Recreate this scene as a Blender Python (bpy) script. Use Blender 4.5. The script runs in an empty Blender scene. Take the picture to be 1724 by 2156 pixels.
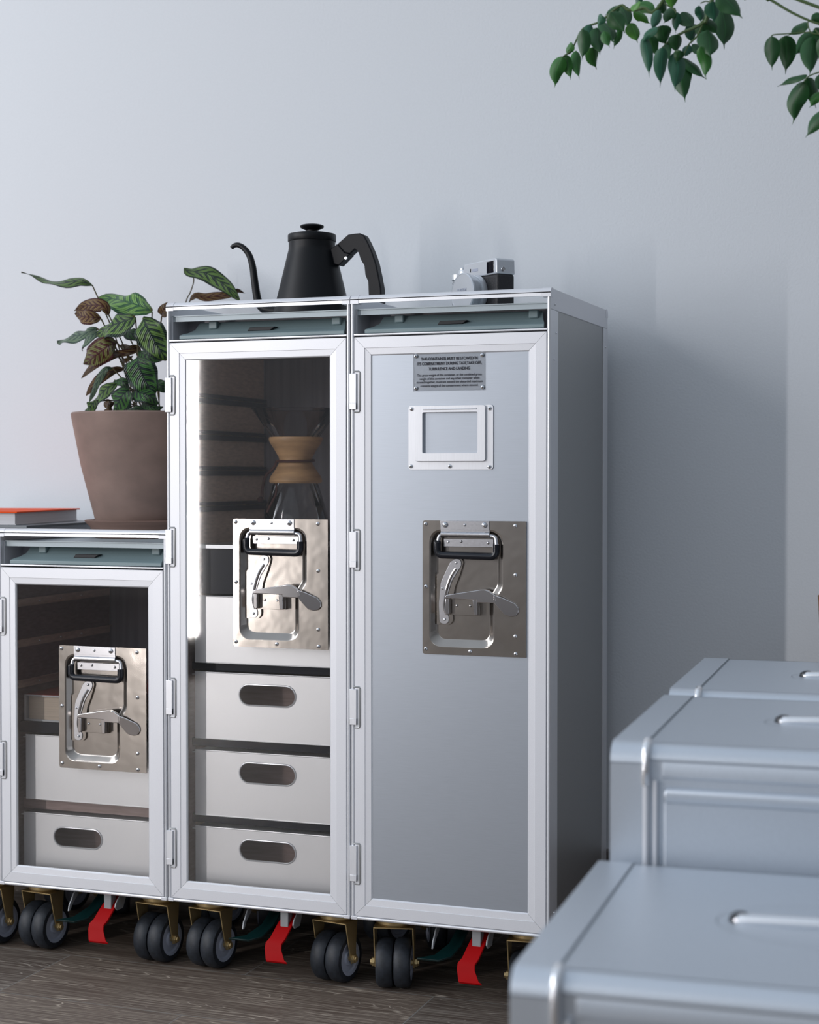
import bpy, bmesh, math, random
from mathutils import Vector, Matrix
C = bpy.context.scene
COL = C.collection
PI = math.pi
random.seed(4)

# ---------------------------------------------------------------- camera
CAM = Vector((0.6166, -2.2509, 0.7652)); YAW = 0.352; PITCH = -0.0215; FPX = 3488.7
cd = bpy.data.cameras.new('camera'); cam = bpy.data.objects.new('camera', cd); COL.objects.link(cam)
cam.location = CAM; cam.rotation_euler = (PI/2+PITCH, 0, YAW)
cd.sensor_fit = 'HORIZONTAL'; cd.sensor_width = 36; cd.lens = FPX/1724*36
cd.clip_start = 0.05; cd.clip_end = 60
cd.dof.use_dof = True; cd.dof.focus_distance = 2.42; cd.dof.aperture_fstop = 7.5
C.camera = cam

# ---------------------------------------------------------------- colour management, world, lights
C.view_settings.view_transform = 'Standard'; C.view_settings.look = 'None'
C.view_settings.gamma = 1; C.view_settings.use_curve_mapping = False
C.view_settings.exposure = 0.0

w = bpy.data.worlds.new('world'); C.world = w; w.use_nodes = True
nt = w.node_tree; nt.nodes.clear()
tc = nt.nodes.new('ShaderNodeTexCoord'); sx = nt.nodes.new('ShaderNodeSeparateXYZ')
nt.links.new(tc.outputs['Generated'], sx.inputs[0])
rmp = nt.nodes.new('ShaderNodeValToRGB')
mr = nt.nodes.new('ShaderNodeMapRange'); mr.inputs[1].default_value = -0.6; mr.inputs[2].default_value = 0.9
nt.links.new(sx.outputs['Z'], mr.inputs[0]); nt.links.new(mr.outputs[0], rmp.inputs[0])
cr = rmp.color_ramp
cr.elements[0].position = 0.0; cr.elements[0].color = (0.10, 0.095, 0.09, 1)
cr.elements[1].position = 1.0; cr.elements[1].color = (0.56, 0.64, 0.75, 1)
for p_, c_ in ((.33, (.17, .165, .17)), (.42, (.25, .26, .285)), (.53, (.36, .40, .46)), (.68, (.50, .56, .64))):
    e = cr.elements.new(p_); e.color = (*c_, 1)
bgn = nt.nodes.new('ShaderNodeBackground'); bgn.inputs[1].default_value = 1.02
out = nt.nodes.new('ShaderNodeOutputWorld')
mrx = nt.nodes.new('ShaderNodeMapRange'); mrx.inputs[1].default_value = -1; mrx.inputs[2].default_value = 1
mrx.inputs[3].default_value = 1.42; mrx.inputs[4].default_value = 0.46; nt.links.new(sx.outputs['X'], mrx.inputs[0])
sc = nt.nodes.new('ShaderNodeVectorMath'); sc.operation = 'SCALE'; nt.links.new(rmp.outputs[0], sc.inputs[0]); nt.links.new(mrx.outputs[0], sc.inputs['Scale'])
nt.links.new(sc.outputs[0], bgn.inputs[0]); nt.links.new(bgn.outputs[0], out.inputs[0])

def area(name, loc, target, sx_, sy_, power, col):
    d = bpy.data.lights.new(name, 'AREA'); d.shape = 'RECTANGLE'; d.size = sx_; d.size_y = sy_
    d.energy = power; d.color = col
    o = bpy.data.objects.new(name, d); COL.objects.link(o); o.location = loc
    o.rotation_euler = (Vector(target)-Vector(loc)).to_track_quat('-Z', 'Y').to_euler()
    return o
# tall window bay to the left front of the trolleys, and a wide soft one behind the viewer
area('window_light', (-2.38, -3.45, 1.40), (0.0, 0.3, 1.40), 0.045, 2.5, 43, (1.0, 0.96, 0.95))
area('window_light', (-3.2, -1.6, 1.9), (-0.8, 0.4, 0.8), 1.6, 2.0, 50, (0.97, 0.97, 1.0))
area('window_light', (-0.9, -4.6, 1.9), (-0.6, 0.2, 0.9), 2.6, 1.6, 11, (0.96, 0.97, 1.0))

# ---------------------------------------------------------------- helpers
def at(px, py, y):
    """point of the place lying at depth y that the photograph shows at px, py"""
    fw = Vector((-math.sin(YAW)*math.cos(PITCH), math.cos(YAW)*math.cos(PITCH), math.sin(PITCH)))
    r = Vector((math.cos(YAW), math.sin(YAW), 0)); u = r.cross(fw)
    d = fw + r*((px-862)/FPX) - u*((py-1078)/FPX)
    return CAM + d*((y-CAM.y)/d.y)

class MB:
    def __init__(s): s.v = []; s.f = []; s.m = []; s.mi = 0; s.sm = []; s.uv = None
    def add(s, vs, fs, smooth=False):
        b = len(s.v); s.v += [tuple(x) for x in vs]
        for f in fs: s.f.append([b+i for i in f]); s.m.append(s.mi); s.sm.append(smooth)
        return s
    def box(s, x0, x1, y0, y1, z0, z1):
        v = [(x0,y0,z0),(x1,y0,z0),(x1,y1,z0),(x0,y1,z0),(x0,y0,z1),(x1,y0,z1),(x1,y1,z1),(x0,y1,z1)]
        return s.add(v, [(0,3,2,1),(4,5,6,7),(0,1,5,4),(1,2,6,5),(2,3,7,6),(3,0,4,7)])
    def tube(s, pts, rad, n=10, caps=True, closed=False):
        P = [Vector(p) for p in pts]; m = len(P)
        R = rad if isinstance(rad, (list, tuple)) else [rad]*m
        rings = []; up = None
        for i, p in enumerate(P):
            if closed: t = (P[(i+1) % m]-P[i-1]).normalized()
            else: t = (P[min(i+1, m-1)]-P[max(i-1, 0)]).normalized()
            if up is None:
                up = t.orthogonal().normalized()
            else:
                up = (up - t*up.dot(t)).normalized()
            sd = t.cross(up)
            rings.append([p+(up*math.cos(a)+sd*math.sin(a))*R[i] for a in [2*PI*k/n for k in range(n)]])
        vs = [v for r in rings for v in r]; fs = []
        for i in range(m if closed else m-1):
            j = (i+1) % m
            for k in range(n):
                k2 = (k+1) % n
                fs.append((i*n+k, i*n+k2, j*n+k2, j*n+k))
        if caps and not closed:
            fs.append(tuple(range(n))[::-1]); fs.append(tuple((m-1)*n+k for k in range(n)))
        return s.add(vs, fs, True)
    def lathe(s, prof, c=(0, 0, 0), n=40, axis='z', closed=False):
        vs = []; fs = []; m = len(prof)
        for r, h in prof:
            for k in range(n):
                a = 2*PI*k/n; x, y, z = r*math.cos(a), r*math.sin(a), h
                if axis == 'y': x, y, z = x, h, y
                if axis == 'x': x, y, z = h, x, y
                vs.append((c[0]+x, c[1]+y, c[2]+z))
        for i in range(m if closed else m-1):
            j = (i+1) % m
            for k in range(n):
                k2 = (k+1) % n
                fs.append((i*n+k, i*n+k2, j*n+k2, j*n+k))
        if not closed:
            if prof[0][0] > 1e-6: fs.append(tuple(range(n))[::-1])
            if prof[-1][0] > 1e-6: fs.append(tuple((m-1)*n+k for k in range(n)))
        return s.add(vs, fs, True)
    def prism_y(s, poly, y0, y1):       # outline in x,z thickened along y
        n = len(poly)
        vs = [(x, y0, z) for x, z in poly]+[(x, y1, z) for x, z in poly]
        fs = [tuple(range(n)), tuple(range(2*n-1, n-1, -1))]
        fs += [(i, i+n, (i+1) % n+n, (i+1) % n) for i in range(n)]
        return s.add(vs, fs)
    def prism_x(s, poly, x0, x1):       # outline in y,z thickened along x
        n = len(poly)
        vs = [(x0, y, z) for y, z in poly]+[(x1, y, z) for y, z in poly]
        fs = [tuple(range(n)), tuple(range(2*n-1, n-1, -1))]
        fs += [(i, i+n, (i+1) % n+n, (i+1) % n) for i in range(n)]
        return s.add(vs, fs)
    def holed(s, outer, holes, y0, y1):  # plate with holes in the x,z plane
        bm = bmesh.new(); es = []
        for lp in [outer]+holes:
            vv = [bm.verts.new((x, y0, z)) for x, z in lp]
            es += [bm.edges.new((vv[i], vv[(i+1) % len(vv)])) for i in range(len(vv))]
        bmesh.ops.triangle_fill(bm, use_beauty=True, use_dissolve=False, edges=es)
        r = bmesh.ops.extrude_face_region(bm, geom=bm.faces[:])
        bmesh.ops.translate(bm, vec=(0, y1-y0, 0), verts=[g for g in r['geom'] if isinstance(g, bmesh.types.BMVert)])
        bm.verts.index_update()
        s.add([v.co[:] for v in bm.verts], [[v.index for v in f.verts] for f in bm.faces])
        bm.free(); return s
    def build(s, name, mats, parent=None, bevel=0, loc=None, smooth=None, segs=2, rotz=None):
        me = bpy.data.meshes.new(name); me.from_pydata(s.v, [], s.f)
        for m in (mats if isinstance(mats, (list, tuple)) else [mats]): me.materials.append(m)
        bm = bmesh.new(); bm.from_mesh(me)
        bmesh.ops.recalc_face_normals(bm, faces=bm.faces) if s.uv is None else None
        bm.to_mesh(me); bm.free()
        for i, p in enumerate(me.polygons):
            p.use_smooth = s.sm[i] if smooth is None else smooth; p.material_index = s.m[i]
        if s.uv is not None:
            L = me.uv_layers.new(name='UVMap')
            for lp in me.loops: L.data[lp.index].uv = s.uv[lp.vertex_index]
        o = bpy.data.objects.new(name, me); COL.objects.link(o)
        if parent: o.parent = parent
        if loc: o.location = loc
        if rotz is not None: o.rotation_euler = (0, 0, rotz)
        if bevel:
            b = o.modifiers.new('bevel', 'BEVEL'); b.width = bevel; b.segments = segs; b.limit_method = 'ANGLE'; b.angle_limit = math.radians(35)
            for p in me.polygons: p.use_smooth = True
        me.set_sharp_from_angle(angle=math.radians(38))
        return o
def inst(name, src, parent=None, loc=(0, 0, 0), rot=(0, 0, 0), scale=None):
    o = src.copy(); o.name = name; COL.objects.link(o); o.parent = parent; o.location = loc; o.rotation_euler = rot
    if scale: o.scale = scale
    return o
def shape(name, loc, rotz=0):
    o = bpy.data.objects.new(name, None); COL.objects.link(o); o.location = loc; o.rotation_euler = (0, 0, rotz)
    o.empty_display_size = 0.05; return o
def tag(o, label, cat, group=None):
    o['label'] = label; o['category'] = cat
    if group: o['group'] = group
    return o
def struct(o): o['kind'] = 'structure'; return o
def rounded(pts, r, n=6):
    o = []; m = len(pts); R = r if isinstance(r, (list, tuple)) else [r]*m
    for i in range(m):
        p = Vector(pts[i]); a = (Vector(pts[i-1])-p); b = (Vector(pts[(i+1) % m])-p)
        d = min(R[i], a.length*.49, b.length*.49); a.normalize(); b.normalize()
        p0 = p+a*d; p1 = p+b*d
        for k in range(n+1):
            t = k/n; q = p0*(1-t)**2+p*2*t*(1-t)+p1*t*t
            o.append((q.x, q.y))
    return o
def rect(x0, x1, z0, z1): return [(x0, z0), (x1, z0), (x1, z1), (x0, z1)]
def crv(pts, n=6):          # smooth curve through points
    P = [Vector(p) for p in pts]; P = [P[0]*2-P[1]]+P+[P[-1]*2-P[-2]]; o = []
    for i in range(1, len(P)-2):
        for k in range(n):
            t = k/n
            o.append(.5*((2*P[i])+(P[i+1]-P[i-1])*t+(2*P[i-1]-5*P[i]+4*P[i+1]-P[i+2])*t*t+(3*P[i]-P[i-1]-3*P[i+1]+P[i+2])*t**3))
    o.append(P[-2]); return o

# ---------------------------------------------------------------- materials
def mat(name, col, rough=.5, metal=0, **k):
    m = bpy.data.materials.new(name); m.use_nodes = True; b = m.node_tree.nodes['Principled BSDF']
    b.inputs['Base Color'].default_value = (*col, 1); b.inputs['Roughness'].default_value = rough; b.inputs['Metallic'].default_value = metal
    for kk, v in k.items(): b.inputs[kk].default_value = v
    return m
def grain(m, scale=(60, 60, 60), amt=.06, bump=0.0, detail=4, rvar=.0, c2=None):
    """fine procedural variation of the colour, roughness and height"""
    t = m.node_tree; N = t.nodes; b = N['Principled BSDF']
    tc = N.new('ShaderNodeTexCoord'); mp = N.new('ShaderNodeMapping'); mp.inputs['Scale'].default_value = scale
    nz = N.new('ShaderNodeTexNoise'); nz.inputs['Scale'].default_value = 1; nz.inputs['Detail'].default_value = detail
    t.links.new(tc.outputs['Object'], mp.inputs[0]); t.links.new(mp.outputs[0], nz.inputs['Vector'])
    c = b.inputs['Base Color'].default_value[:3]
    r = N.new('ShaderNodeValToRGB'); r.color_ramp.elements[0].position = .3; r.color_ramp.elements[1].position = .7
    lo = [x*(1-amt) for x in c] if c2 is None else c2
    r.color_ramp.elements[0].color = (*lo, 1); r.color_ramp.elements[1].color = (*[min(1, x*(1+amt)) for x in c], 1)
    t.links.new(nz.outputs[0], r.inputs[0]); t.links.new(r.outputs[0], b.inputs['Base Color'])
    if bump:
        bp = N.new('ShaderNodeBump'); bp.inputs['Strength'].default_value = 1; bp.inputs['Distance'].default_value = bump
        t.links.new(nz.outputs[0], bp.inputs['Height']); t.links.new(bp.outputs[0], b.inputs['Normal'])
    if rvar:
        mr = N.new('ShaderNodeMapRange'); rr = b.inputs['Roughness'].default_value
        mr.inputs[3].default_value = rr-rvar; mr.inputs[4].default_value = rr+rvar
        t.links.new(nz.outputs[0], mr.inputs[0]); t.links.new(mr.outputs[0], b.inputs['Roughness'])
    return m
ALU = grain(mat('anodised_aluminium', (.74, .75, .785), .42, .35), (900, 900, 900), .03)
ALUP = grain(mat('satin_aluminium_profile', (.76, .77, .80), .34, .45), (700, 700, 40), .03)
PANEL = grain(mat('brushed_panel_aluminium', (.40, .435, .485), .40, .80), (30, 300, 1400), .03, rvar=.02)
SIDE = grain(mat('side_panel_aluminium', (.40, .405, .405), .42, .8), (900, 900, 900), .05)
DRAW = grain(mat('drawer_aluminium', (.95, .95, .96), .36, .5), (900, 900, 900), .02)
STEEL = grain(mat('stainless_steel', (.38, .35, .32), .19, 1.0), (24, 24, 24), .05, bump=.0004, detail=2)
BRITE = grain(mat('bright_zinc', (.50, .50, .52), .26, 1.0), (350, 350, 350), .06, detail=2)
CHROME = mat('polished_chrome', (.62, .60, .60), .10, 1.0)
RIVET = mat('rivet_steel', (.72, .73, .76), .2, 1.0)
BLKP = mat('black_rubber_grip', (.006, .008, .013), .22)
BLACK = mat('black_gap', (.01, .01, .012), .6)
NAVY = grain(mat('dark_interior_plastic', (.008, .012, .022), .3, **{'Specular IOR Level': .12}), (20, 20, 20), .2)
TEAL = grain(mat('grey_green_plastic', (.20, .27, .285), .42), (1200, 1200, 1200), .07)
PALE = grain(mat('pale_deck_paint', (.40, .46, .49), .45, .2), (900, 900, 900), .03)
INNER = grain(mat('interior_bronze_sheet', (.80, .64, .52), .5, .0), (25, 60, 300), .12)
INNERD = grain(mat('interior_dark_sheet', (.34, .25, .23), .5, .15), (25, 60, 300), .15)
INBACK = grain(mat('interior_back_sheet', (.42, .41, .45), .42, .4), (100, 60, 3), .15)
RUBBER = grain(mat('grey_black_tyre', (.014, .018, .025), .55), (150, 150, 150), .35, bump=.0002)
HUB = mat('grey_wheel_hub', (.34, .37, .45), .45)
ZINC = mat('yellow_passivated_zinc', (.50, .37, .18), .35, .7)
RED = mat('red_pedal', (.33, .001, .002), .5, **{'Specular IOR Level': .1})
GREEN = mat('dark_green_pedal', (.001, .018, .018), .4)
CASTG = mat('grey_cast_bracket', (.30, .31, .32), .45, .3)
KETTLE = grain(mat('black_powder_coat', (.0025, .0033, .0050), .42, **{'Specular IOR Level': .28}), (1500, 1500, 1500), .3, bump=.00006)
KHAND = grain(mat('black_handle_resin', (.005, .005, .007), .5, **{'Specular IOR Level': .3}), (800, 800, 800), .2)
WOOD = grain(mat('turned_oak_collar', (.56, .34, .17), .45), (18, 18, 110), .25, detail=6)
LEATHER = mat('brown_leather_tie', (.075, .022, .016), .6)
CLAY = grain(mat('grey_brown_clay', (.235, .165, .14), .8), (16, 16, 22), .16, bump=.0005, detail=8)
CLAY2 = grain(mat('brown_clay_saucer', (.20, .125, .10), .75), (10, 10, 200), .16)
SOIL = grain(mat('potting_soil', (.02, .014, .01), .95), (120, 120, 120), .6, bump=.003)
ORANGE = mat('orange_book_cover', (.85, .085, .008), .6, **{'Specular IOR Level': .2})
REDC = mat('red_book_cover', (.36, .02, .012), .35)
PAGE = grain(mat('book_pages', (.62, .62, .64), .7), (4, 4, 1500), .14)
PAGEB = grain(mat('cream_book_pages', (.66, .55, .44), .7), (4, 4, 900), .12)
GREYB = mat('grey_magazine_cover', (.13, .15, .165), .35)
PAPER = mat('white_filter_paper', (.62, .70, .85), .7)
FILM = mat('white_sealing_film', (.92, .93, .97), .3)
CAMS = grain(mat('silver_camera_plate', (.62, .65, .69), .33, .5), (1500, 1500, 1500), .04)
CAML = grain(mat('black_camera_leather', (.012, .012, .014), .55), (700, 700, 700), .4, bump=.0006)
INK = mat('black_ink', (.02, .02, .03), .6)
LENSG = mat('dark_glass', (.008, .008, .012), .06)
WICK = grain(mat('woven_rattan', (.19, .10, .05), .7), (60, 60, 160), .4, bump=.002)
BARK = grain(mat('tree_bark', (.12, .095, .06), .8), (30, 30, 60), .3, bump=.001)
STEMG = mat('green_stem', (.06, .11, .03), .5)
STEMP = mat('purple_green_stem', (.075, .06, .025), .5)
RIM = mat('drawer_slot_rim', (.78, .79, .82), .3, .6)

def glassmat(name, tint, gl=.06, rough=.03, edge=None, ior=1.45):
    m = bpy.data.materials.new(name); m.use_nodes = True; t = m.node_tree; t.nodes.clear(); N = t.nodes
    o = N.new('ShaderNodeOutputMaterial'); tr = N.new('ShaderNodeBsdfTransparent'); tr.inputs[0].default_value = (*tint, 1)
    g = N.new('ShaderNodeBsdfGlossy'); g.inputs['Roughness'].default_value = rough; g.inputs[0].default_value = (1, 1, 1, 1)
    mx = N.new('ShaderNodeMixShader'); fr = N.new('ShaderNodeFresnel'); fr.inputs[0].default_value = ior
    t.links.new(fr.outputs[0], mx.inputs[0]); t.links.new(tr.outputs[0], mx.inputs[1]); t.links.new(g.outputs[0], mx.inputs[2])
    if edge is not None:
        lw = N.new('ShaderNodeLayerWeight'); lw.inputs[0].default_value = .25
        r = N.new('ShaderNodeValToRGB'); r.color_ramp.elements[0].color = (*tint, 1); r.color_ramp.elements[1].color = (*edge, 1)
        r.color_ramp.elements[0].position = .35; r.color_ramp.elements[1].position = .95
        t.links.new(lw.outputs['Facing'], r.inputs[0]); t.links.new(r.outputs[0], tr.inputs[0])
    t.links.new(mx.outputs[0], o.inputs[0]); return m
ACRYL = glassmat('clear_acrylic_pane', (.965, .965, .965))
GLASS = glassmat('flask_glass', (.93, .93, .93), edge=(.35, .36, .38))
PLAC = glassmat('clear_placard', (.99, .99, .99), rough=.3, ior=1.12)

# floor material: dark cerused oak planks
def floor_mat():
    m = mat('dark_limed_oak_planks', (.05, .04, .033), .55); t = m.node_tree; N = t.nodes; L = t.links; b = N['Principled BSDF']
    tc = N.new('ShaderNodeTexCoord'); mp = N.new('ShaderNodeMapping'); mp.inputs['Location'].default_value = (.185, -.035, 0)
    L.new(tc.outputs['Object'], mp.inputs[0])
    br = N.new('ShaderNodeTexBrick'); br.offset = .5; br.inputs['Scale'].default_value = 1; br.inputs['Brick Width'].default_value = .615; br.inputs['Row Height'].default_value = .202
    br.inputs['Mortar Size'].default_value = .0011; br.inputs['Mortar Smooth'].default_value = .2; br.inputs['Bias'].default_value = 0
    br.inputs['Color1'].default_value = (0, 0, 0, 1); br.inputs['Color2'].default_value = (1, 1, 1, 1)
    L.new(mp.outputs[0], br.inputs[0])
    # per plank shift of the grain
    sh = N.new('ShaderNodeVectorMath'); sh.operation = 'MULTIPLY'; sh.inputs[1].default_value = (7, 3, 0); L.new(br.outputs['Color'], sh.inputs[0])
    ad = N.new('ShaderNodeVectorMath'); ad.operation = 'ADD'; L.new(tc.outputs['Object'], ad.inputs[0]); L.new(sh.outputs[0], ad.inputs[1])
    m1 = N.new('ShaderNodeMapping'); m1.inputs['Scale'].default_value = (1.1, 7, 1); L.new(ad.outputs[0], m1.inputs[0])
    n1 = N.new('ShaderNodeTexNoise'); n1.inputs['Scale'].default_value = 1.9; n1.inputs['Detail'].default_value = 2.5; n1.inputs['Distortion'].default_value = .5; L.new(m1.outputs[0], n1.inputs['Vector'])
    ml = N.new('ShaderNodeMath'); ml.operation = 'MULTIPLY'; ml.inputs[1].default_value = 20; L.new(n1.outputs[0], ml.inputs[0])
    fr = N.new('ShaderNodeMath'); fr.operation = 'FRACT'; L.new(ml.outputs[0], fr.inputs[0])
    r1 = N.new('ShaderNodeValToRGB'); e = r1.color_ramp.elements; e[0].position = .0; e[0].color = (0, 0, 0, 1); e[1].position = 1; e[1].color = (0, 0, 0, 1)
    a = r1.color_ramp.elements.new(.42); a.color = (0, 0, 0, 1); a = r1.color_ramp.elements.new(.5); a.color = (1, 1, 1, 1); a = r1.color_ramp.elements.new(.60); a.color = (0, 0, 0, 1)
    L.new(fr.outputs[0], r1.inputs[0])
    m2 = N.new('ShaderNodeMapping'); m2.inputs['Scale'].default_value = (7, 420, 1); L.new(ad.outputs[0], m2.inputs[0])
    n2 = N.new('ShaderNodeTexNoise'); n2.inputs['Scale'].default_value = 1; n2.inputs['Detail'].default_value = 5; L.new(m2.outputs[0], n2.inputs['Vector'])
    r2 = N.new('ShaderNodeValToRGB'); r2.color_ramp.elements[0].position = .46; r2.color_ramp.elements[1].position = .70; L.new(n2.outputs[0], r2.inputs[0])
    n3 = N.new('ShaderNodeTexNoise'); n3.inputs['Scale'].default_value = 4; n3.inputs['Detail'].default_value = 3; L.new(m1.outputs[0], n3.inputs['Vector'])
    r3 = N.new('ShaderNodeValToRGB'); r3.color_ramp.elements[0].position = .46; r3.color_ramp.elements[1].position = .62; L.new(n3.outputs[0], r3.inputs[0])
    k1 = N.new('ShaderNodeMath'); k1.operation = 'MULTIPLY'; L.new(r1.outputs[0], k1.inputs[0]); L.new(r3.outputs[0], k1.inputs[1])
    k2 = N.new('ShaderNodeMath'); k2.operation = 'MULTIPLY_ADD'; k2.inputs[1].default_value = .55; L.new(r2.outputs[0], k2.inputs[0]); L.new(k1.outputs[0], k2.inputs[2]); k2.use_clamp = True
    cm = N.new('ShaderNodeMix'); cm.data_type = 'RGBA'; cm.inputs[6].default_value = (.095, .070, .054, 1); cm.inputs[7].default_value = (.46, .40, .33, 1)
    L.new(k2.outputs[0], cm.inputs[0])
    tn = N.new('ShaderNodeMix'); tn.data_type = 'RGBA'; tn.blend_type = 'MULTIPLY'; tn.inputs[0].default_value = 1
    tr = N.new('ShaderNodeValToRGB'); tr.color_ramp.elements[0].color = (.8, .82, .85, 1); tr.color_ramp.elements[1].color = (1.15, 1.1, 1.05, 1); L.new(br.outputs['Color'], tr.inputs[0])
    L.new(cm.outputs[2], tn.inputs[6]); L.new(tr.outputs[0], tn.inputs[7])
    sm = N.new('ShaderNodeMix'); sm.data_type = 'RGBA'; sm.inputs[7].default_value = (.20, .19, .175, 1)
    L.new(br.outputs['Fac'], sm.inputs[0]); L.new(tn.outputs[2], sm.inputs[6]); L.new(sm.outputs[2], b.inputs['Base Color'])
    bp = N.new('ShaderNodeBump'); bp.inputs['Distance'].default_value = .0004; L.new(k2.outputs[0], bp.inputs['Height']); L.new(bp.outputs[0], b.inputs['Normal'])
    return m
WALLM = grain(mat('painted_plaster', (.685, .720, .758), .75), (260, 260, 260), .012, bump=.0003)
BASEM = grain(mat('brown_grey_baseboard', (.16, .14, .13), .5), (3, 30, 200), .1)

# ---------------------------------------------------------------- structure
WY = 0.40
struct(MB().box(-5, 5, -7, WY+.1, -.05, 0).build('floor', floor_mat()))
struct(MB().box(-5, 5, WY, WY+.12, 0, 3.0).build('wall_back', WALLM))
struct(MB().box(-5, 5, WY-.012, WY, 0, .155).build('baseboard_back', BASEM, bevel=.003))

# ---------------------------------------------------------------- trolley
W = .302; D = .345
rv = MB(); rv.lathe([(0, -.0022), (.0016, -.0020), (.0027, -.0012), (.0030, 0)], n=14, axis='y')
rv.mi = 1; rv.lathe([(.0, -.0026), (.0009, -.0025), (.0010, -.0018)], n=8, axis='y')
RV = rv.build('rivet', [RIVET, BLACK]); COL.objects.unlink(RV)
rb = MB().lathe([(0, -.0036), (.0022, -.0032), (.0038, -.0018), (.0043, 0)], n=16, axis='y').build('rivet', [RIVET]); COL.objects.unlink(rb)
rs = MB().lathe([(0, -.0020), (.0012, -.0017), (.0020, -.0006), (.0021, 0)], n=12, axis='y').build('rivet', [RIVET]); COL.objects.unlink(rs)

def door_frame(mb, x0, x1, z0, z1):
    prof = [(0, .006), (0, .0006), (.0005, 0), (.0160, 0), (.0164, .0009), (.0255, .0014), (.0272, .0032), (.0272, .006)]
    g = .00022
    cs = [(x0, z0, 1, 1), (x1, z0, -1, 1), (x1, z1, -1, -1), (x0, z1, 1, -1)]
    for i in range(4):
        a = cs[i]; b = cs[(i+1) % 4]
        horiz = i % 2 == 0
        va = []; vb = []
        for d, y in prof:
            ax, az = a[0]+a[2]*d, a[1]+a[3]*d; bx, bz = b[0]+b[2]*d, b[1]+b[3]*d
            if horiz:
                s = 1 if bx > ax else -1; ax += s*g; bx -= s*g
            else:
                s = 1 if bz > az else -1; az += s*g; bz -= s*g
            va.append((ax, y, az)); vb.append((bx, y, bz))
        n = len(prof)
        mb.add(va+vb, [(k, k+1, k+1+n, k+n) for k in range(n-1)]+[tuple(range(n)), tuple(range(2*n-1, n-1, -1))])

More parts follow.
